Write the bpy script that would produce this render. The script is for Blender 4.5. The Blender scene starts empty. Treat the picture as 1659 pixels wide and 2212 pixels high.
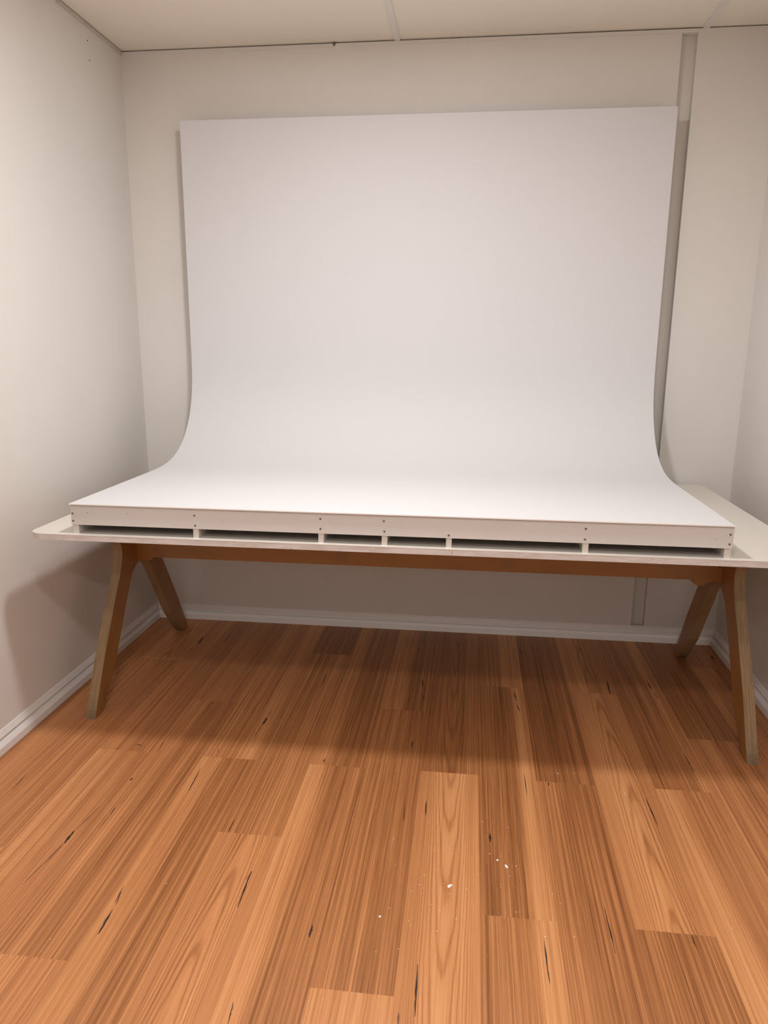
import bpy, bmesh, math, random
from mathutils import Vector, Matrix
random.seed(7)
C = bpy.context.scene.collection
S = 1.11            # metres per survey unit; every length below is a survey unit and is scaled once, here

# ------------------------------------------------------------------ camera, light, exposure
cd = bpy.data.cameras.new('camera'); cam = bpy.data.objects.new('camera', cd); C.objects.link(cam)
cd.sensor_fit = 'HORIZONTAL'; cd.sensor_width = 36; cd.lens = 36*1575.14/1659
cam.matrix_world = Matrix(((0.99292613, -0.03279133, 0.11411586, 0),
                           (0.11856737, 0.22297563, -0.96758651, 0),
                           (0.00628339, 0.97427234, 0.22528632, 1.2201*S),
                           (0, 0, 0, 1)))
cd.clip_start = .02
bpy.context.scene.camera = cam
w = bpy.data.worlds.new('world'); bpy.context.scene.world = w; w.use_nodes = True
w.node_tree.nodes['Background'].inputs[0].default_value = (1, .95, .9, 1)
w.node_tree.nodes['Background'].inputs[1].default_value = 0
vs = bpy.context.scene.view_settings
vs.view_transform = 'Standard'; vs.look = 'None'; vs.gamma = 1; vs.exposure = 0
LAMPS = [(-.30, 1.68, 27, 180), (-.10, .27, 18, 180), (0, -1.0, 32, 180)]     # ceiling downlights, last one an added unseen fill: x, y, watts, beam spread
LAMP_COL = (1, .975, .985)

# ------------------------------------------------------------------ helpers
def bake(bm):
    bmesh.ops.scale(bm, vec=(S, S, S), verts=bm.verts)
def obj(name, bm, mats, parent=None, smooth=False, bevel=0):
    """link a bmesh as one object; its origin is moved to the base of its bounds"""
    if bevel:
        es = [e for e in bm.edges if len(e.link_faces) == 2 and e.calc_face_angle(0) > .6]
        bmesh.ops.bevel(bm, geom=es, offset=bevel, segments=2, profile=.5, affect='EDGES', clamp_overlap=True)
    bake(bm)
    bmesh.ops.recalc_face_normals(bm, faces=bm.faces)
    xs = [v.co.x for v in bm.verts]; ys = [v.co.y for v in bm.verts]; zs = [v.co.z for v in bm.verts]
    o0 = Vector(((min(xs)+max(xs))/2, (min(ys)+max(ys))/2, min(zs)))
    bmesh.ops.translate(bm, verts=bm.verts, vec=-o0)
    me = bpy.data.meshes.new(name); bm.to_mesh(me); bm.free()
    for m in (mats if isinstance(mats, (list, tuple)) else [mats]): me.materials.append(m)
    if smooth:
        for p in me.polygons: p.use_smooth = True
    o = bpy.data.objects.new(name, me); C.objects.link(o)
    if parent is not None:
        o.parent = parent; o.location = o0 - world_loc(parent)
    else: o.location = o0
    return o
def world_loc(o):
    v = Vector(o.location)
    while o.parent is not None: o = o.parent; v = v + Vector(o.location)
    return v
def thing(name, label, cat, loc, group=None):
    o = bpy.data.objects.new(name, None); C.objects.link(o)
    o.location = Vector(loc)*S; o.empty_display_size = .1
    tag(o, label, cat, group); return o
def tag(o, label, cat, group=None, kind=None):
    o['label'] = label; o['category'] = cat
    if group: o['group'] = group
    if kind: o['kind'] = kind
    return o
def struct(name, bm, mats, bevel=0):
    o = obj(name, bm, mats, bevel=bevel); o['kind'] = 'structure'; return o
def box(bm, x0, x1, y0, y1, z0, z1, mi=0):
    vs_ = [bm.verts.new(p) for p in ((x0,y0,z0),(x1,y0,z0),(x1,y1,z0),(x0,y1,z0),(x0,y0,z1),(x1,y0,z1),(x1,y1,z1),(x0,y1,z1))]
    for f in ((0,3,2,1),(4,5,6,7),(0,1,5,4),(1,2,6,5),(2,3,7,6),(3,0,4,7)):
        bm.faces.new([vs_[i] for i in f]).material_index = mi
def prism(bm, pts, axis, a0, a1, mi_cap=0, mi_side=0):
    """extrude a 2-D outline along an axis. axis 0: pts are (y,z); axis 1: (x,z); axis 2: (x,y)"""
    def P(p, a):
        return {0: (a, p[0], p[1]), 1: (p[0], a, p[1]), 2: (p[0], p[1], a)}[axis]
    A = [bm.verts.new(P(p, a0)) for p in pts]; B = [bm.verts.new(P(p, a1)) for p in pts]
    bm.faces.new(A).material_index = mi_cap; bm.faces.new(B[::-1]).material_index = mi_cap
    n = len(pts)
    for i in range(n):
        bm.faces.new((A[i], A[(i+1) % n], B[(i+1) % n], B[i])).material_index = mi_side
def disc_y(bm, x, z, y0, y1, r, n=16, mi=0):
    pts = [(x+r*math.cos(2*math.pi*i/n), z+r*math.sin(2*math.pi*i/n)) for i in range(n)]
    prism(bm, pts, 1, y0, y1, mi, mi)
def bez(p0, p1, p2, n=8):
    return [((1-t)**2*p0[0]+2*t*(1-t)*p1[0]+t*t*p2[0], (1-t)**2*p0[1]+2*t*(1-t)*p1[1]+t*t*p2[1]) for t in [i/n for i in range(n+1)]]

# ------------------------------------------------------------------ materials
class NT:
    def __init__(s, name):
        s.m = bpy.data.materials.new(name); s.m.use_nodes = True
        s.t = s.m.node_tree; s.b = s.t.nodes['Principled BSDF']
    def n(s, ty, **kw):
        nd = s.t.nodes.new(ty)
        for k, v in kw.items():
            if k.startswith('i_'): nd.inputs[k[2:].replace('_', ' ')].default_value = v
            else: setattr(nd, k, v)
        return nd
    def l(s, a, b): s.t.links.new(a, b)
    def math(s, op, a, b=None, c=None, clamp=False):
        nd = s.t.nodes.new('ShaderNodeMath'); nd.operation = op; nd.use_clamp = clamp
        for i, v in enumerate((a, b, c)):
            if v is None: continue
            if isinstance(v, (int, float)): nd.inputs[i].default_value = v
            else: s.l(v, nd.inputs[i])
        return nd.outputs[0]
    def mix(s, fac, a, b, blend='MIX'):
        nd = s.t.nodes.new('ShaderNodeMix'); nd.data_type = 'RGBA'; nd.blend_type = blend
        for sock, v in ((nd.inputs[0], fac), (nd.inputs[6], a), (nd.inputs[7], b)):
            if isinstance(v, (int, float)): sock.default_value = v
            elif isinstance(v, tuple): sock.default_value = (*v, 1) if len(v) == 3 else v
            else: s.l(v, sock)
        return nd.outputs[2]
    def noise(s, vec, scale, detail=3, rough=.5, dist=0):
        nd = s.n('ShaderNodeTexNoise'); nd.inputs['Scale'].default_value = scale
        nd.inputs['Detail'].default_value = detail; nd.inputs['Roughness'].default_value = rough
        nd.inputs['Distortion'].default_value = dist
        s.l(vec, nd.inputs['Vector']); return nd.outputs['Fac']
    def mapping(s, vec, scale):
        nd = s.n('ShaderNodeMapping'); nd.inputs['Scale'].default_value = scale
        s.l(vec, nd.inputs['Vector']); return nd.outputs[0]
    def ramp(s, fac, stops):
        nd = s.n('ShaderNodeValToRGB'); e = nd.color_ramp.elements
        while len(e) < len(stops): e.new(.5)
        for k, (p, c) in enumerate(stops):
            e[k].position = p; e[k].color = (*c, 1) if isinstance(c, tuple) else (c, c, c, 1)
        s.l(fac, nd.inputs[0]); return nd.outputs[0]
    def bump(s, h, strength, dist):
        nd = s.n('ShaderNodeBump'); nd.inputs['Strength'].default_value = strength
        nd.inputs['Distance'].default_value = dist; s.l(h, nd.inputs['Height'])
        s.l(nd.outputs[0], s.b.inputs['Normal'])
    def rough(s, v): s.b.inputs['Roughness'].default_value = v

def paint(name, col, rough=.6, mott=.03, bstr=.15, bscale=220, grime=None):
    k = NT(name); co = k.n('ShaderNodeTexCoord').outputs['Object']
    n1 = k.noise(co, 2.3, 4, .6)
    c2 = tuple(c*(1-mott) for c in col)
    out = k.mix(k.ramp(n1, [(.35, 0.), (.65, 1.)]), col, c2)
    if grime:
        n2 = k.noise(k.mapping(co, grime[2]), grime[3], 5, .65)
        out = k.mix(k.ramp(n2, [(grime[4], 0.), (grime[4]+.12, 1.)]), out, grime[0]); 
    k.l(out, k.b.inputs['Base Color']); k.rough(rough)
    k.bump(k.noise(co, bscale, 2, .6), bstr, .0006)
    return k.m
M = {}
M['wall'] = paint('wall_paint', (.72, .695, .65), .62)
M['ceil'] = paint('ceiling_paint', (.90, .83, .72), .7)
M['ceil_strip'] = paint('ceiling_strip_paint', (.80, .77, .73), .6)
M['skirt'] = paint('skirting_gloss_paint', (.78, .76, .73), .35, .02, .05, 60)
M['sheet'] = paint('backdrop_sheet_white', (.645, .643, .65), .85, .01, .03, 90)
M['sheet_edge'] = paint('backdrop_sheet_edge', (.80, .76, .71), .6)
M['frame_paint'] = paint('frame_timber_paint', (.59, .575, .55), .55, .04, .25, 120,
                         grime=((.60, .555, .50), 0, (1, 1, 6), 14, .60))
M['joist'] = paint('joist_thin_paint', (.60, .565, .51), .6, .05, .3, 100, grime=((.46, .40, .33), 0, (3, 1, 9), 16, .58))
M['streak'] = paint('brown_mineral_streak', (.20, .082, .034), .45)
M['board_back'] = paint('shade_darkened_back', (.26, .17, .10), .7)  # unseen sheet back, coloured dark to deepen shade in the frame cavity
M['raw_wood'] = paint('stained_timber_underside', (.55, .46, .36), .7, .1, .3, 90)
M['laminate'] = paint('tabletop_laminate', (.70, .665, .60), .38, .02, .02, 60)
M['hole'] = paint('dark_screw_recess', (.025, .018, .012), .6)
M['screw'] = paint('screw_steel', (.12, .10, .09), .4)
M['caulk'] = paint('gap_filler', (.60, .55, .48), .7)
M['chip'] = paint('white_plaster_crumb', (.88, .86, .83), .7)
M['knot'] = paint('dark_gum_vein', (.030, .012, .010), .5)
M['smoke'] = paint('grey_cable_end', (.12, .12, .12), .6)

def edge_band():
    k = NT('worn_painted_edge'); co = k.n('ShaderNodeTexCoord').outputs['Object']
    n = k.noise(k.mapping(co, (9, 9, 60)), 1.6, 6, .75)
    m = k.noise(co, 60, 3, .7)
    mask = k.ramp(n, [(.42, 0.), (.60, 1.)])
    c = k.mix(mask, (.60, .555, .53), (.50, .445, .405))
    sp = k.ramp(m, [(.66, 0.), (.72, 1.)])
    c = k.mix(sp, c, (.33, .27, .22))
    k.l(c, k.b.inputs['Base Color']); k.rough(.6); k.bump(n, .4, .0008); return k.m
M['edge'] = edge_band()

def ply_face():
    k = NT('varnished_plywood_face'); co = k.n('ShaderNodeTexCoord').outputs['Object']
    n = k.noise(k.mapping(co, (2, 7, 7)), 1.5, 5, .6)
    c = k.mix(k.ramp(n, [(.3, 0.), (.7, 1.)]), (.34, .165, .045), (.27, .122, .030))
    f = k.noise(k.mapping(co, (6, 60, 60)), 2, 3, .6)
    c = k.mix(k.ramp(f, [(.45, 0.), (.8, .45)]), c, (.33, .14, .04))
    s2 = k.noise(co, 9, 2, .5)
    c = k.mix(k.ramp(s2, [(.64, 0.), (.72, .55)]), c, (.22, .11, .05))
    k.l(c, k.b.inputs['Base Color']); k.rough(.42); return k.m
def ply_edge():
    k = NT('plywood_edge_layers'); co = k.n('ShaderNodeTexCoord').outputs['Object']
    sep = k.n('ShaderNodeSeparateXYZ'); k.l(co, sep.inputs[0])
    wv = k.math('SINE', k.math('MULTIPLY', k.math('ADD', sep.outputs[0], k.math('MULTIPLY', k.noise(co, 5, 2), .003)), 2*math.pi/.0085))
    a = k.ramp(k.math('MULTIPLY_ADD', wv, .5, .5), [(.35, 0.), (.65, 1.)])
    g = k.noise(k.mapping(co, (240, 9, 9)), 1, 4, .7)
    c = k.mix(k.math('MULTIPLY', a, .5), (.31, .21, .105), (.235, .155, .07))
    c = k.mix(k.ramp(g, [(.4, 0.), (.72, .8)]), c, (.16, .10, .045))
    # scuffs and dirt near the feet
    geo = k.n('ShaderNodeNewGeometry'); sp = k.n('ShaderNodeSeparateXYZ'); k.l(geo.outputs['Position'], sp.inputs[0])
    d = k.math('MULTIPLY', k.ramp(sp.outputs[2], [(.0, 1.), (.09, 0.)]), k.ramp(k.noise(co, 30, 4, .7), [(.35, .2), (.6, 1.)]))
    c = k.mix(k.math('MULTIPLY', d, .75), c, (.10, .065, .035))
    k.l(c, k.b.inputs['Base Color']); k.rough(.6); k.bump(g, .3, .0006); return k.m
M['ply'] = ply_face(); M['ply_edge'] = ply_edge()

def floor_mat():
    """u = 0..1 across a board, v = metres along it; board tones live in two colour attributes"""
    k = NT('laminate_blackbutt_boards')
    uv = k.n('ShaderNodeUVMap', uv_map='UVMap').outputs[0]
    A = k.n('ShaderNodeVertexColor', layer_name='tones').outputs[0]
    B = k.n('ShaderNodeVertexColor', layer_name='figure').outputs[0]
    sA = k.n('ShaderNodeSeparateColor'); k.l(A, sA.inputs[0]); tL, tR, split = sA.outputs
    sB = k.n('ShaderNodeSeparateColor'); k.l(B, sB.inputs[0]); cath, seed, red = sB.outputs
    su = k.n('ShaderNodeSeparateXYZ'); k.l(uv, su.inputs[0]); u, v = su.outputs[0], su.outputs[1]
    def vec(us, vs_, off=37.0):
        cb = k.n('ShaderNodeCombineXYZ')
        k.l(k.math('MULTIPLY', u, us), cb.inputs[0]); k.l(k.math('MULTIPLY', v, vs_), cb.inputs[1])
        k.l(k.math('MULTIPLY', seed, off), cb.inputs[2]); return cb.outputs[0]
    wob = k.math('MULTIPLY', k.math('SUBTRACT', k.noise(vec(1, 1.3), 1, 2), .5), .22)
    uw = k.math('ADD', u, wob)
    # broad left/right tone split
    e = k.math('MULTIPLY_ADD', k.math('SUBTRACT', uw, split), 11, .5, clamp=True)
    tone = k.math('ADD', k.math('MULTIPLY', tL, k.math('SUBTRACT', 1, e)), k.math('MULTIPLY', tR, e))
    tone = k.math('ADD', tone, k.math('MULTIPLY', k.math('SUBTRACT', k.noise(vec(5, .8), 1, 3, .6), .5), .42))
    tone = k.math('MULTIPLY_ADD', k.math('SUBTRACT', tone, .5), 1.2, .5)
    # straight grain lines: several widths
    g1 = k.noise(vec(30, 1.0), 1, 3, .65, .2)
    g2 = k.noise(vec(85, 3.0), 1, 4, .7)
    g3 = k.noise(vec(170, 14), 1, 2, .7)
    straight = k.math('ADD', k.math('MULTIPLY', k.math('SUBTRACT', g1, .5), 1.35), k.math('MULTIPLY', k.math('SUBTRACT', g2, .5), .8))
    # cathedral figure: nested parabolas along the board
    du = k.math('SUBTRACT', uw, .52)
    par = k.math('ADD', k.math('MULTIPLY', k.math('MULTIPLY', du, du), 15), k.math('MULTIPLY', v, 1.25))
    par = k.math('ADD', par, k.math('MULTIPLY', k.noise(vec(3.0, 2.2), 1, 4, .6), .42))
    rings = k.math('MULTIPLY_ADD', k.ramp(k.math('MULTIPLY_ADD', k.math('SINE', k.math('MULTIPLY', par, 21)), .5, .5), [(.0, 0.), (.28, .75), (1., 1.)]), 2, -1.2)
    rings = k.math('MULTIPLY', rings, k.ramp(k.math('ABSOLUTE', du), [(.26, 1.), (.46, 0.)]))
    fig = k.math('MULTIPLY', k.math('MULTIPLY', rings, .17), cath)
    st = k.math('MULTIPLY', straight, k.math('SUBTRACT', 1, k.math('MULTIPLY', cath, .5)))
    x = k.math('ADD', k.math('ADD', tone, fig), k.math('ADD', st, k.math('MULTIPLY', k.math('SUBTRACT', g3, .5), .38)), clamp=False)
    col = k.ramp(x, [(.0, (.175, .064, .020)), (.28, (.315, .124, .041)), (.52, (.45, .190, .069)), (.76, (.58, .262, .100)), (1., (.67, .34, .145))])
    col = k.mix(k.math('MULTIPLY', red, .35), col, (.60, .235, .11))
    k.l(col, k.b.inputs['Base Color'])
    r = k.math('MULTIPLY_ADD', k.math('SUBTRACT', g2, .5), .15, .42)
    k.l(r, k.b.inputs['Roughness']); k.b.inputs['Specular IOR Level'].default_value = .35
    k.bump(g3, .12, .0004)
    return k.m
M['floor'] = floor_mat()

# ------------------------------------------------------------------ room shell
XL, XR, YB, YF, H = -1.39, 1.04, 3.0, -1.7, 2.3137
GX0, GX1, GD = .699, .753, .028            # recessed joint in the back wall

# boards: pitch, end joints per column and tone of each board (left tone, right tone, split, cathedral, reddish)
PITCH, X0 = .1655, .055
joints = {-9: [2.4, 1.3], -8: [1.45, 2.55], -7: [1.905], -6: [1.148, 2.245], -5: [1.905], -4: [1.573, 2.688], -3: [1.905], -2: [1.148, 2.268],
          -1: [1.912], 0: [1.377, 2.485], 1: [1.903], 2: [1.377, 2.48], 3: [1.909], 4: [1.0, 2.2], 5: [1.7, 2.75], 6: [1.2, 2.3]}
tones = {(-7, 1): (.62, .48, .35, .1, .3), (-7, 2): (.50, .40, .5, 0, .4),
         (-6, 0): (.62, .50, .5, 0, .3), (-6, 1): (.52, .42, .4, .1, .1), (-6, 2): (.50, .42, .5, 0, .3),
         (-5, 1): (.66, .40, .38, .1, 0), (-5, 2): (.55, .62, .6, 0, .1),
         (-4, 0): (.52, .60, .5, 1, .15), (-4, 1): (.46, .50, .5, .0, 0), (-4, 2): (.28, .30, .5, 0, 0),
         (-3, 1): (.72, .40, .32, .1, .1), (-3, 2): (.55, .34, .3, 0, 0),
         (-2, 0): (.66, .68, .5, .2, 0), (-2, 1): (.44, .38, .5, .1, 0), (-2, 2): (.52, .30, .45, 0, 0),
         (-1, 1): (.58, .66, .3, 1, .1), (-1, 2): (.30, .42, .75, .5, 0),
         (0, 0): (.46, .72, .72, .1, 0), (0, 1): (.36, .70, .70, .1, 0), (0, 2): (.42, .66, .6, 0, 0),
         (1, 1): (.50, .36, .35, .1, .1), (1, 2): (.30, .34, .5, 0, .1),
         (2, 0): (.40, .38, .5, .1, 0), (2, 1): (.66, .58, .6, 1, .1), (2, 2): (.62, .46, .4, .6, 0),
         (3, 1): (.74, .50, .42, .1, .2), (3, 2): (.40, .62, .75, 0, .1), (4, 1): (.46, .40, .5, .1, .3),
         (4, 2): (.34, .30, .5, 0, 0), (5, 1): (.5, .4, .5, 0, .2), (5, 2): (.3, .4, .5, 0, .2)}
def make_floor():
    bm = bmesh.new(); uvl = bm.loops.layers.uv.new('UVMap')
    ca = bm.loops.layers.float_color.new('tones'); cb = bm.loops.layers.float_color.new('figure')
    rr = random.Random(3)
    for kcol in range(-9, 7):
        a, b = max(XL, X0+PITCH*kcol), min(XR, X0+PITCH*(kcol+1))
        if b <= a: continue
        near = min(joints[kcol]); js = sorted(joints[kcol])
        extra = [near-1.09*i for i in (3, 2, 1)]
        ys = [YF]+[y for y in extra if y > YF]+js+[YB]
        for i in range(len(ys)-1):
            y0, y1 = ys[i], ys[i+1]
            # index: board below y=1.4 for the early-joint columns is 0, then 1, then 2
            mid = (max(y0, .6)+y1)/2
            if len(js) == 2: idx = 0 if y1 <= js[0]+1e-6 else (1 if y1 <= js[1]+1e-6 else 2)
            else: idx = 1 if y1 <= js[0]+1e-6 else 2
            t = tones.get((kcol, idx))
            if t is None or y1 < .95: t = (rr.uniform(.3, .65), rr.uniform(.3, .65), rr.uniform(.3, .7), rr.choice((0, 0, 1)), rr.uniform(0, .3))
            seed = rr.random()
            g = 0
            flip = -1 if (kcol == -1) else 1
            q = [(a+g, y0+g), (b-g, y0+g), (b-g, y1-g), (a+g, y1-g)]
            f = bm.faces.new([bm.verts.new((x, y, 0)) for x, y in q])
            for lp, (x, y) in zip(f.loops, q):
                lp[uvl].uv = ((x-(X0+PITCH*kcol))/PITCH, y*flip)
                lp[ca] = (t[0], t[1], t[2], 1); lp[cb] = (t[3], seed, t[4], 1)
    # substrate seen in the hairline joints
    f = bm.faces.new([bm.verts.new(p) for p in ((XL-.06, YF-.06, -.0008), (XR+.06, YF-.06, -.0008), (XR+.06, YB+.06, -.0008), (XL-.06, YB+.06, -.0008))])
    f.material_index = 2
    # dark gum veins and knots let into the boards
    for (xa, ya, xb, yb, w_) in VEINS+STREAKS:
        mi = 3 if (xa, ya, xb, yb, w_) in STREAKS else 1
        n = 9; L = []; Rr = []
        dx, dy = xb-xa, yb-ya; ln = math.hypot(dx, dy); nx, ny = -dy/ln, dx/ln
        w_ = min(w_, .009)
        for i in range(n+1):
            t = i/n; ww = w_*.42*math.sin(math.pi*min(max(t, .04), .96))**.6*rr.uniform(.55, 1.15)
            ox = rr.uniform(-1, 1)*w_*.12
            cx_, cy_ = xa+dx*t+nx*ox, ya+dy*t+ny*ox
            L.append(bm.verts.new((cx_+nx*ww, cy_+ny*ww, .0004))); Rr.append(bm.verts.new((cx_-nx*ww, cy_-ny*ww, .0004)))
        for i in range(n):
            bm.faces.new((L[i], L[i+1], Rr[i+1], Rr[i])).material_index = mi
    bmesh.ops.recalc_face_normals(bm, faces=bm.faces)
    for f in bm.faces:
        if f.normal.z < 0: f.normal_flip()
    bake(bm)
    me = bpy.data.meshes.new('floor'); bm.to_mesh(me); bm.free()
    for m in (M['floor'], M['knot'], M['hole'], M['streak']): me.materials.append(m)
    o = bpy.data.objects.new('floor', me); C.objects.link(o); o['kind'] = 'structure'
STREAKS = [(-.960, 1.630, -.969, 1.535, .0035), (-.975, 1.478, -.980, 1.405, .0055), (-.983, 1.41, -.990, 1.335, .0028), (-.641, 2.215, -.642, 2.165, .003), (-.646, 2.105, -.650, 2.030, .0045),
           (-.478, 1.445, -.486, 1.415, .003), (-.098, 1.115, -.096, 1.085, .006), (-.913, 1.60, -.917, 1.55, .002), (-1.103, 2.70, -1.098, 2.62, .005)]
VEINS = [(-0.481, 1.444, -0.478, 1.33, 0.0048), (-0.758, 1.363, -0.754, 1.309, 0.0023), (-0.756, 1.344, -0.748, 1.303, 0.0023), (-0.749, 1.289, -0.746, 1.22, 0.0056), (-0.973, 1.529, -0.973, 1.481, 0.0124), (-1.242, 1.749, -1.237, 1.675, 0.0027), (-0.922, 1.982, -0.917, 1.908, 0.003), (-0.755, 1.841, -0.748, 1.732, 0.0035), (-0.916, 1.638, -0.913, 1.599, 0.0026), (-0.581, 1.626, -0.581, 1.575, 0.0032), (-0.738, 1.949, -0.735, 1.931, 0.0029), (-0.643, 2.157, -0.645, 2.108, 0.0126), (-0.303, 1.302, -0.302, 1.268, 0.0068), (-0.403, 1.941, -0.404, 1.916, 0.0044), (-0.148, 2.075, -0.149, 2.029, 0.0038), (-0.149, 2.511, -0.142, 2.444, 0.0053), (-0.139, 2.39, -0.131, 2.349, 0.0034), (-0.144, 1.752, -0.141, 1.677, 0.0027), (-0.087, 1.77, -0.085, 1.705, 0.0041), (-0.071, 1.228, -0.067, 1.11, 0.0044), (-0.411, 1.098, -0.407, 1.052, 0.0031), (0.083, 1.655, 0.083, 1.619, 0.0065), (0.188, 1.934, 0.189, 1.827, 0.0029), (0.255, 1.901, 0.254, 1.883, 0.0043), (0.186, 2.451, 0.192, 2.381, 0.0052), (0.191, 2.364, 0.198, 2.306, 0.0042), (0.33, 1.435, 0.332, 1.305, 0.0036), (0.5, 1.375, 0.501, 1.341, 0.0029), (0.188, 1.321, 0.19, 1.215, 0.004), (0.514, 1.855, 0.519, 1.738, 0.0042), (0.683, 2.097, 0.685, 2.008, 0.0031), (0.684, 2.61, 0.685, 2.535, 0.0055), (0.687, 2.517, 0.691, 2.464, 0.0036), (0.536, 2.591, 0.528, 2.478, 0.0091), (-1.099, 2.793, -1.093, 2.71, 0.0116), (0.994, 2.882, 0.995, 2.837, 0.0099), (-0.93, 1.771, -0.933, 1.757, 0.0068), (-0.99, 2.833, -0.996, 2.732, 0.0039), (0.23, 2.849, 0.237, 2.785, 0.0049), (-0.512, 2.511, -0.507, 2.415, 0.0035), (-0.999, 1.942, -0.979, 1.937, 0.0044)]
make_floor()

T = .06
bm = bmesh.new()
box(bm, XL-T, XL, YF-T, YB+T+GD, 0, H-.004)
for (y, z, r) in ((2.742, 2.257, .003), (2.745, 2.195, .0028)):      # two old screw holes
    pts = [(y+r*math.cos(i*.785), z+r*math.sin(i*.785)) for i in range(8)]
    prism(bm, pts, 0, XL-.001, XL+.0004, 1, 1)
struct('wall_left', bm, [M['wall'], M['hole']])
bm = bmesh.new(); box(bm, XR, XR+T, YF-T, YB+T+GD, 0, H-.004); struct('wall_right', bm, M['wall'])
bm = bmesh.new()
box(bm, XL, GX0, YB, YB+GD+T, 0, H-.004)
box(bm, GX1, XR, YB, YB+GD+T, 0, H-.004)
box(bm, GX0, GX1, YB+GD, YB+GD+T, 0, H-.004)
box(bm, GX0, GX1, YB, YB+GD, H-.018, H-.004)
box(bm, GX0, GX1, YB, YB+GD, 0, .060)
bmesh.ops.remove_doubles(bm, verts=bm.verts, dist=1e-5)
struct('wall_back', bm, M['wall'])
bm = bmesh.new(); box(bm, XL, XR, YF-T, YF, 0, H-.004); struct('wall_front', bm, M['wall'])
bm = bmesh.new(); box(bm, XL-T, XR+T, YF-T, YB+T+GD, H, H+.05); struct('ceiling', bm, M['ceil'])

# thin painted strip along the top of the back wall and cover strips on the ceiling joints
bm = bmesh.new(); box(bm, .30, GX1, YB-.003, YB, H-.0175, H-.005); box(bm, -1.0, .30, YB-.0015, YB, H-.016, H-.005)
struct('trim_1', bm, M['wall'])
for i, (x0, x1) in enumerate(((-.3255, -.3045), (.767, .790))):
    bm = bmesh.new(); box(bm, x0, x1, YF, YB, H-.004, H); struct('trim_%d' % (i+2), bm, M['ceil_strip'], bevel=.0008)
bm = bmesh.new(); box(bm, XL+.0005, XL+.006, 2.55, YB-.002, H-.014, H-.0045); struct('trim_4', bm, M['caulk'])

def skirting(name, plane, a0, a1):
    prof = [(0, 0), (.0175, 0), (.0175, .0225), (.0105, .0335), (.0030, .0352), (.0030, .0435), (.0095, .0470), (.0020, .0655), (0, .0665)]
    bm = bmesh.new()
    if plane == 'back': prism(bm, [(YB-o, z) for o, z in prof], 0, a0, a1)
    if plane == 'front': prism(bm, [(YF+o, z) for o, z in prof], 0, a0, a1)
    if plane == 'left': prism(bm, [(XL+o, z) for o, z in prof], 1, a0, a1)
    if plane == 'right': prism(bm, [(XR-o, z) for o, z in prof], 1, a0, a1)
    struct(name, bm, M['skirt'])
skirting('baseboard_back', 'back', XL, XR); skirting('baseboard_left', 'left', YF, YB)
skirting('baseboard_right', 'right', YF, YB); skirting('baseboard_front', 'front', XL, XR)

# ------------------------------------------------------------------ table
TX0, TX1, TY0, TY1, TZ0, TZ1 = -1.262, .918, 1.898, 2.975, .6635, .6815
table = thing('work_table', 'long white topped table on splayed plywood legs, standing under the curved white backdrop', 'table', (-.17, 2.44, 0))
def rrect(x0, x1, y0, y1, r, n=8):
    out = []
    for cx_, cy_, a in ((x1-r, y1-r, 0), (x0+r, y1-r, 90), (x0+r, y0+r, 180), (x1-r, y0+r, 270)):
        for i in range(n+1):
            t = math.radians(a+90*i/n); out.append((cx_+r*math.cos(t), cy_+r*math.sin(t)))
    return out
top = rrect(TX0, TX1, TY0, TY1, .045)
bm = bmesh.new(); prism(bm, top, 2, TZ0, TZ1-.0012, 1, 1)
for f in bm.faces:
    if f.calc_center_median().z < TZ0+.001: f.material_index = 0        # unseen underside, dark ply colour chosen to deepen the shade below
tt = obj('tabletop', bm, [M['ply'], M['edge']], table)
bm = bmesh.new(); prism(bm, rrect(TX0-.0004, TX1+.0004, TY0-.0004, TY1+.0004, .0454), 2, TZ1-.0012, TZ1)
obj('laminate_surface', bm, M['laminate'], tt)['label'] = 'smooth off-white laminate surface'

MY = 2.477
def leg_outline():
    h = [(2.070, 0), (2.160, .175), (2.262, .342)]
    h += bez((2.300, .400), (2.345, .47), (2.343, .505), 6)
    h += bez((2.340, .52), (2.325, .565), (2.255, .60), 5)
    h += bez((2.20, .622), (2.15, .635), (2.13, TZ0), 4)
    front = h
    back = [(2*MY-y, z) for y, z in reversed(h)]
    inner = [(2.106, .0), (2.134, .016), (2.235, .131), (2.329, .284)] + bez((2.372, .350), (2.41, .428), (MY, .430), 6)
    inner_b = [(2*MY-y, z) for y, z in reversed(inner)][1:]
    # order: front foot up over the top, down the back, foot, inner arch back to the front foot
    return front + back + list(reversed(inner_b)) + list(reversed(inner))
for side, (x0, x1) in (('left', (-1.2365, -1.203)), ('right', (.8535, .8875))):
    bm = bmesh.new()
    prism(bm, leg_outline(), 0, x0, x1, 0, 1)
    fr = obj('leg_frame', bm, [M['ply'], M['ply_edge']], table)
# rail between the two leg frames, with the small rounded ears at its ends
RZ0, RZ1, RX0, RX1 = .449, TZ0, -1.203, .8535
out = [(RX0, RZ1), (RX0, RZ0-.012)] + bez((RX0+.028, RZ0-.016), (RX0+.05, RZ0-.016), (RX0+.062, RZ0), 5)
out += [(RX1-.105, RZ0)] + bez((RX1-.095, RZ0-.001), (RX1-.088, RZ0-.020), (RX1-.068, RZ0-.020), 5) + bez((RX1-.055, RZ0-.020), (RX1-.045, RZ0-.006), (RX1-.034, RZ0-.006), 4)
out += [(RX1, RZ0-.006), (RX1, RZ1)]
bm = bmesh.new(); prism(bm, out, 1, 2.455, 2.487, 0, 1)
rail = obj('rail', bm, [M['ply'], M['ply_edge']], table)
for x, z in ((-1.198, .505), (.850, .502)):
    bm = bmesh.new(); disc_y(bm, x+(.006 if x < 0 else -.006), z, 2.4535, 2.456, .0055, 12); obj('screw', bm, M['hole'], rail)

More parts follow.
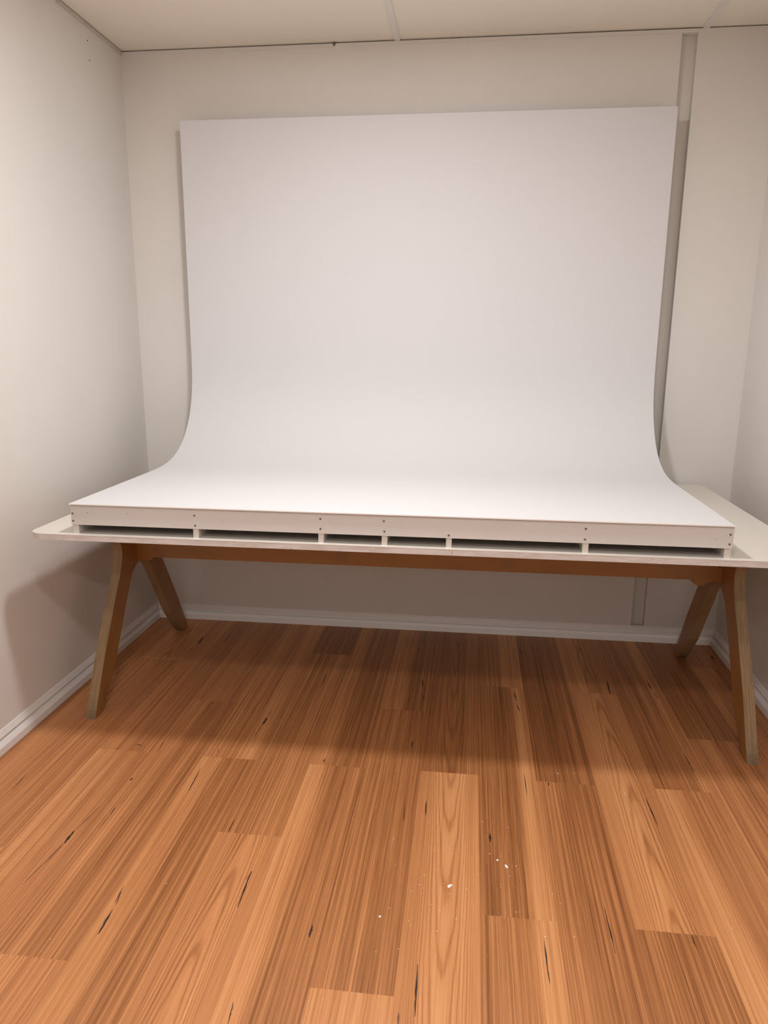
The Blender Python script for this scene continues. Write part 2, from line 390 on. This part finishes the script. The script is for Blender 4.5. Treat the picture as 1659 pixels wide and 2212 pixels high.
# ------------------------------------------------------------------ curved backdrop on its timber frame
SX0, SX1 = -1.1275, .6815
bd = thing('photo_backdrop', 'curved white sheet backdrop on a low timber frame, set on the table and rising up the wall', 'backdrop', (-.22, 2.4, TZ1))
prof = [(1.9035, .7705), (2.3, .7705), (2.44, .7705)]
prof += [(2.50, .7712), (2.55, .774), (2.60, .7795), (2.65, .7905), (2.70, .8085), (2.745, .833), (2.785, .8640), (2.817, .899),
         (2.845, .940), (2.865, .980), (2.879, 1.020), (2.888, 1.065), (2.893, 1.115), (2.895, 1.17), (2.896, 1.3), (2.897, 1.6), (2.898, 2.033)]
th = .003
inner = []
for i, (y, z) in enumerate(prof):
    a = prof[max(i-1, 0)]; b = prof[min(i+1, len(prof)-1)]
    dy, dz = b[0]-a[0], b[1]-a[1]; l = math.hypot(dy, dz)
    inner.append((y+dz/l*th, z-dy/l*th))
bm = bmesh.new()
NX = 12
grid = []
def seat(x, y, z):
    # the upright part stands a little further back and a touch wider than the flat part
    t = min(max((y-2.5)/.38, 0), 1); y2 = y+.029*t
    return (x+((x-SX0)/(SX1-SX0)*.019-.0115)*t, y2, 1.2201+(z-1.2201)*y2/y)
for side in (prof, inner):
    grid.append([[bm.verts.new(seat(SX0+(SX1-SX0)*j/NX, y, z)) for j in range(NX+1)] for y, z in side])
F, Bk = grid; n = len(prof)
for i in range(n-1):
    for j in range(NX):
        bm.faces.new((F[i][j], F[i][j+1], F[i+1][j+1], F[i+1][j])); bm.faces.new((Bk[i][j], Bk[i+1][j], Bk[i+1][j+1], Bk[i][j+1])).material_index = 2
    for j in (0, NX): bm.faces.new((F[i][j], F[i+1][j], Bk[i+1][j], Bk[i][j])).material_index = 1
for j in range(NX):
    for i in (0, n-1): bm.faces.new((F[i][j], F[i][j+1], Bk[i][j+1], Bk[i][j])).material_index = 1
sh = obj('sheet', bm, [M['sheet'], M['sheet_edge'], M['board_back']], bd, smooth=True)
sh['label'] = 'smooth matt white curved sheet'
me = sh.data
me.set_sharp_from_angle(angle=math.radians(40))

FZ0, FZ1, FY0, FY1 = .7085, .7655, 1.910, 1.928
bm = bmesh.new(); box(bm, SX0+.0005, SX1+.001, FY0, FY1, FZ0, FZ1)
for f in bm.faces:
    if f.calc_center_median().z < FZ0+.001: f.material_index = 1
fascia = obj('fascia_board', bm, [M['frame_paint'], M['raw_wood']], bd, bevel=.0007)
for (x, z) in ((-1.1215, .741), (-1.1215, .7195), (-.7600, .747), (-.7590, .7180), (-.4010, .750), (-.4010, .7220), (-.2255, .750), (-.2240, .7210),
               (-.0490, .7165), (.3100, .748), (.3095, .7190), (.6740, .7455), (.6740, .7200)):
    bm = bmesh.new(); disc_y(bm, x, z, FY0-.0006, FY0+.002, .0029, 14); obj('screw', bm, M['screw'], fascia)
rr = random.Random(11)
# nail dimples and small paint lumps
for (x, z, r) in ((-1.077, .745, .0013), (-.957, .746, .0011), (-.375, .742, .0010), (.640, .7335, .0011)):
    bm = bmesh.new(); disc_y(bm, x, z, FY0-.0004, FY0+.001, r, 8); obj('nail_hole', bm, M['screw'], fascia)
bm = bmesh.new()
for i in range(46):
    x, z = rr.gauss(-.12, .06) if i % 2 else rr.gauss(.46, .05), rr.uniform(FZ0+.004, FZ1-.006)
    r = rr.uniform(.0006, .0016)
    bmesh.ops.create_icosphere(bm, subdivisions=1, radius=r, matrix=Matrix.Translation((x, FY0, z)) @ Matrix.Diagonal((1, .35, 1, 1)))
lump = obj('paint_lumps', bm, M['frame_paint'], fascia, smooth=True); lump['kind'] = 'stuff'
for (x0, x1) in ((-1.1255, -1.108), (-.767, -.7510), (-.408, -.393), (-.2315, -.2165), (-.056, -.041), (.305, .3205), (.6645, .6805)):
    pts = [(1.9135, TZ1), (1.9135, FZ0-.0006), (FY1, FZ0-.0006), (FY1, FZ1), (2.80, FZ1), (2.80, TZ1)]
    bm = bmesh.new(); prism(bm, pts, 0, x0, x1); obj('joist', bm, M['joist'], bd, bevel=.0006)
bm = bmesh.new(); box(bm, SX0+.002, SX1-.002, 2.80, 2.818, TZ1, FZ1); obj('rear_board', bm, M['frame_paint'], bd)
for x in (-1.10, -.225, .655):
    bm = bmesh.new(); box(bm, x-.012, x+.012, 2.932, 2.960, TZ1, 1.98); obj('upright', bm, M['frame_paint'], bd)

# ------------------------------------------------------------------ ceiling bits
bm = bmesh.new(); prism(bm, [(-.558, H-.0005), (-.546, H-.0005), (-.548, H-.011), (-.553, H-.014), (-.557, H-.009)], 1, YB-.004, YB-.0002)
tag(obj('wall_plug', bm, M['smoke']), 'small dark plug stuck at the top of the back wall under the ceiling', 'plug')

def downlight(x, y, watts, spread, label):
    t = thing('ceiling_light', label, 'ceiling light', (x, y, H), 'round ceiling downlights')
    bm = bmesh.new(); n = 32; ro, ri = .105, .093
    for (ra, rb, za, zb) in ((ro, ri, H-.006, H-.006), (ro, ro, H-.006, H), (ri, ri, H-.006, H-.001)):
        for i in range(n):
            a, b = 2*math.pi*i/n, 2*math.pi*(i+1)/n
            q = [(ra, a, za), (ra, b, za), (rb, b, zb), (rb, a, zb)]
            bm.faces.new([bm.verts.new((x+r*math.cos(t_), y+r*math.sin(t_), z)) for r, t_, z in q])
    bmesh.ops.remove_doubles(bm, verts=bm.verts, dist=1e-5)
    obj('rim', bm, M['skirt'], t)
    bm = bmesh.new(); prism(bm, [(x+ri*.99*math.cos(2*math.pi*i/n), y+ri*.99*math.sin(2*math.pi*i/n)) for i in range(n)], 2, H-.003, H-.001)
    m = bpy.data.materials.get('lamp_glow')
    if m is None:
        m = bpy.data.materials.new('lamp_glow'); m.use_nodes = True; b = m.node_tree.nodes['Principled BSDF']
        b.inputs['Emission Color'].default_value = (*LAMP_COL, 1); b.inputs['Emission Strength'].default_value = 6
    obj('diffuser', bm, m, t)
    ld = bpy.data.lights.new('downlight_beam', 'AREA'); ld.shape = 'DISK'; ld.size = .18*S; ld.energy = watts; ld.color = LAMP_COL
    ld.spread = math.radians(spread)
    lo = bpy.data.objects.new('downlight_beam', ld); C.objects.link(lo); lo.parent = t; lo.location = (0, 0, -.012)
for (x, y, wt, sp_), lb in zip(LAMPS, ('round downlight in the ceiling nearest the backdrop', 'round downlight in the ceiling above the open floor', 'unseen round fill light added at the ceiling furthest from the backdrop')):
    downlight(x, y, wt, sp_, lb)

# ------------------------------------------------------------------ crumbs on the floor
def chip(name, outline, x, y, h, label):
    bm = bmesh.new(); n = len(outline)
    lo = [bm.verts.new((x+px, y+py, .0003)) for px, py in outline]
    cx_ = sum(p[0] for p in outline)/n; cy_ = sum(p[1] for p in outline)/n
    up = [bm.verts.new((x+cx_+(px-cx_)*.72, y+cy_+(py-cy_)*.72, h)) for px, py in outline]
    bm.faces.new(lo); bm.faces.new(up)
    for i in range(n): bm.faces.new((lo[i], lo[(i+1) % n], up[(i+1) % n], up[i]))
    return tag(obj(name, bm, M['chip']), label, 'chip', 'white chips on the floor')
def bean():
    o = []
    for i in range(9):
        t = i/8; a = math.radians(200-130*t); r = .0052
        w_ = .0022*(.75+.35*math.sin(math.pi*t)); o.append(((.0052+w_)*math.cos(a)*1.25, (.0065+w_)*math.sin(a)))
    for i in range(9):
        t = 1-i/8; a = math.radians(200-130*t)
        w_ = .0022*(.75+.35*math.sin(math.pi*t)); o.append(((.0052-w_)*math.cos(a)*1.25+.001, (.0065-w_)*math.sin(a)-.0015))
    return o
chip('plaster_chip', bean(), -.0095, 1.452, .0016, 'curved white paint chip, the largest fleck on the wooden floor')
chip('plaster_chip', [(-.003, .006), (-.001, .0045), (.0005, .002), (.0035, -.001), (.004, -.0045), (.001, -.0055), (-.002, -.004), (-.0035, 0), (-.0045, .003)], .120, 1.537, .0022,
     'teardrop shaped white chip on the darker board right of the curved one')
chip('plaster_chip', [(.003*math.cos(i*.8), .0026*math.sin(i*.8)) for i in range(8)], .099, 1.556, .0018, 'small round white chip just behind the teardrop shaped chip')
chip('plaster_chip', [(.003*math.cos(i*.9)+.0003*(i % 2), .0028*math.sin(i*.9)) for i in range(7)], -.162, 1.343, .0018, 'round white chip lying apart, to the left of the other crumbs')
DUST = [(-0.067, 1.658, 0.0026), (-0.095, 1.588, 0.0019), (-0.079, 1.595, 0.0025), (-0.057, 1.568, 0.0025), (-0.056, 1.574, 0.0025), (-0.053, 1.584, 0.0025), (-0.044, 1.575, 0.0019), (-0.018, 1.585, 0.0038), (-0.001, 1.619, 0.0026), (0.005, 1.551, 0.0031), (0.066, 1.699, 0.004), (0.092, 1.699, 0.0027), (0.13, 1.683, 0.004), (0.129, 1.641, 0.0026), (0.072, 1.644, 0.0026), (0.073, 1.637, 0.0026), (0.081, 1.576, 0.0044), (0.107, 1.571, 0.0038), (-0.144, 1.509, 0.0037), (-0.13, 1.513, 0.0025), (-0.074, 1.482, 0.0043), (-0.083, 1.45, 0.0042), (-0.074, 1.44, 0.003), (-0.077, 1.423, 0.0036), (-0.1, 1.428, 0.0036), (-0.05, 1.521, 0.0025), (0.027, 1.451, 0.0036), (-0.013, 1.429, 0.0036), (-0.037, 1.413, 0.0024), (-0.052, 1.392, 0.0024), (-0.033, 1.377, 0.0041), (0.004, 1.357, 0.0046), (-0.007, 1.401, 0.0024), (-0.098, 1.339, 0.0035), (-0.094, 1.327, 0.0029), (-0.036, 1.318, 0.0046), (-0.019, 1.295, 0.0023), (0.103, 1.474, 0.003), (0.103, 1.465, 0.003), (0.125, 1.446, 0.0024), (0.126, 1.504, 0.0037), (0.143, 1.541, 0.0044), (0.22, 1.458, 0.0042), (0.236, 1.433, 0.0036), (0.215, 1.408, 0.003), (0.163, 1.471, 0.0024), (0.102, 1.377, 0.0029), (0.108, 1.373, 0.0029), (0.135, 1.393, 0.0047), (0.143, 1.395, 0.0029), (0.192, 1.331, 0.0046), (0.253, 1.339, 0.004), (0.272, 1.377, 0.0023), (-0.144, 1.37, 0.0035), (-0.159, 1.602, 0.0038), (-0.158, 1.248, 0.0033), (-0.113, 1.261, 0.0033), (0.103, 1.338, 0.0023), (-0.663, 1.38, 0.0035), (-0.636, 1.415, 0.0024), (-0.839, 1.195, 0.0049), (-0.78, 1.248, 0.0022), (-0.507, 1.204, 0.0022), (-1.149, 1.695, 0.004), (-0.606, 2.131, 0.0039), (0.333, 1.955, 0.0044), (0.46, 1.872, 0.0057), (0.537, 1.754, 0.0034), (0.329, 1.557, 0.0025), (0.286, 1.949, 0.0058), (0.594, 1.405, 0.0035), (-0.243, 1.124, 0.0032), (-0.543, 1.672, 0.0026), (0.133, 1.537, 0.0025), (0.038, 1.549, 0.0025), (0.052, 1.501, 0.0025), (0.057, 1.502, 0.0025), (0.254, 1.878, 0.0028), (0.232, 1.786, 0.0027), (0.419, 1.898, 0.0029)]
bm = bmesh.new()
for (x, y, d) in DUST:
    a = rr.uniform(0, math.pi)
    bmesh.ops.create_icosphere(bm, subdivisions=1, radius=d*.33, matrix=Matrix.Translation((x, y, d*.16)) @ Matrix.Rotation(a, 4, 'Z') @ Matrix.Diagonal((rr.uniform(.9, 1.3), rr.uniform(.55, .9), .4, 1)))
for i in range(90):
    x, y = rr.gauss(.04, .16), rr.gauss(1.52, .15); d = rr.uniform(.0007, .0012)
    bmesh.ops.create_icosphere(bm, subdivisions=1, radius=d*.5, matrix=Matrix.Translation((x, y, d*.2)) @ Matrix.Diagonal((1, 1, .4, 1)))
tag(obj('plaster_dust', bm, M['chip']), 'fine white specks of dust scattered over the wooden floor', 'dust', kind='stuff')
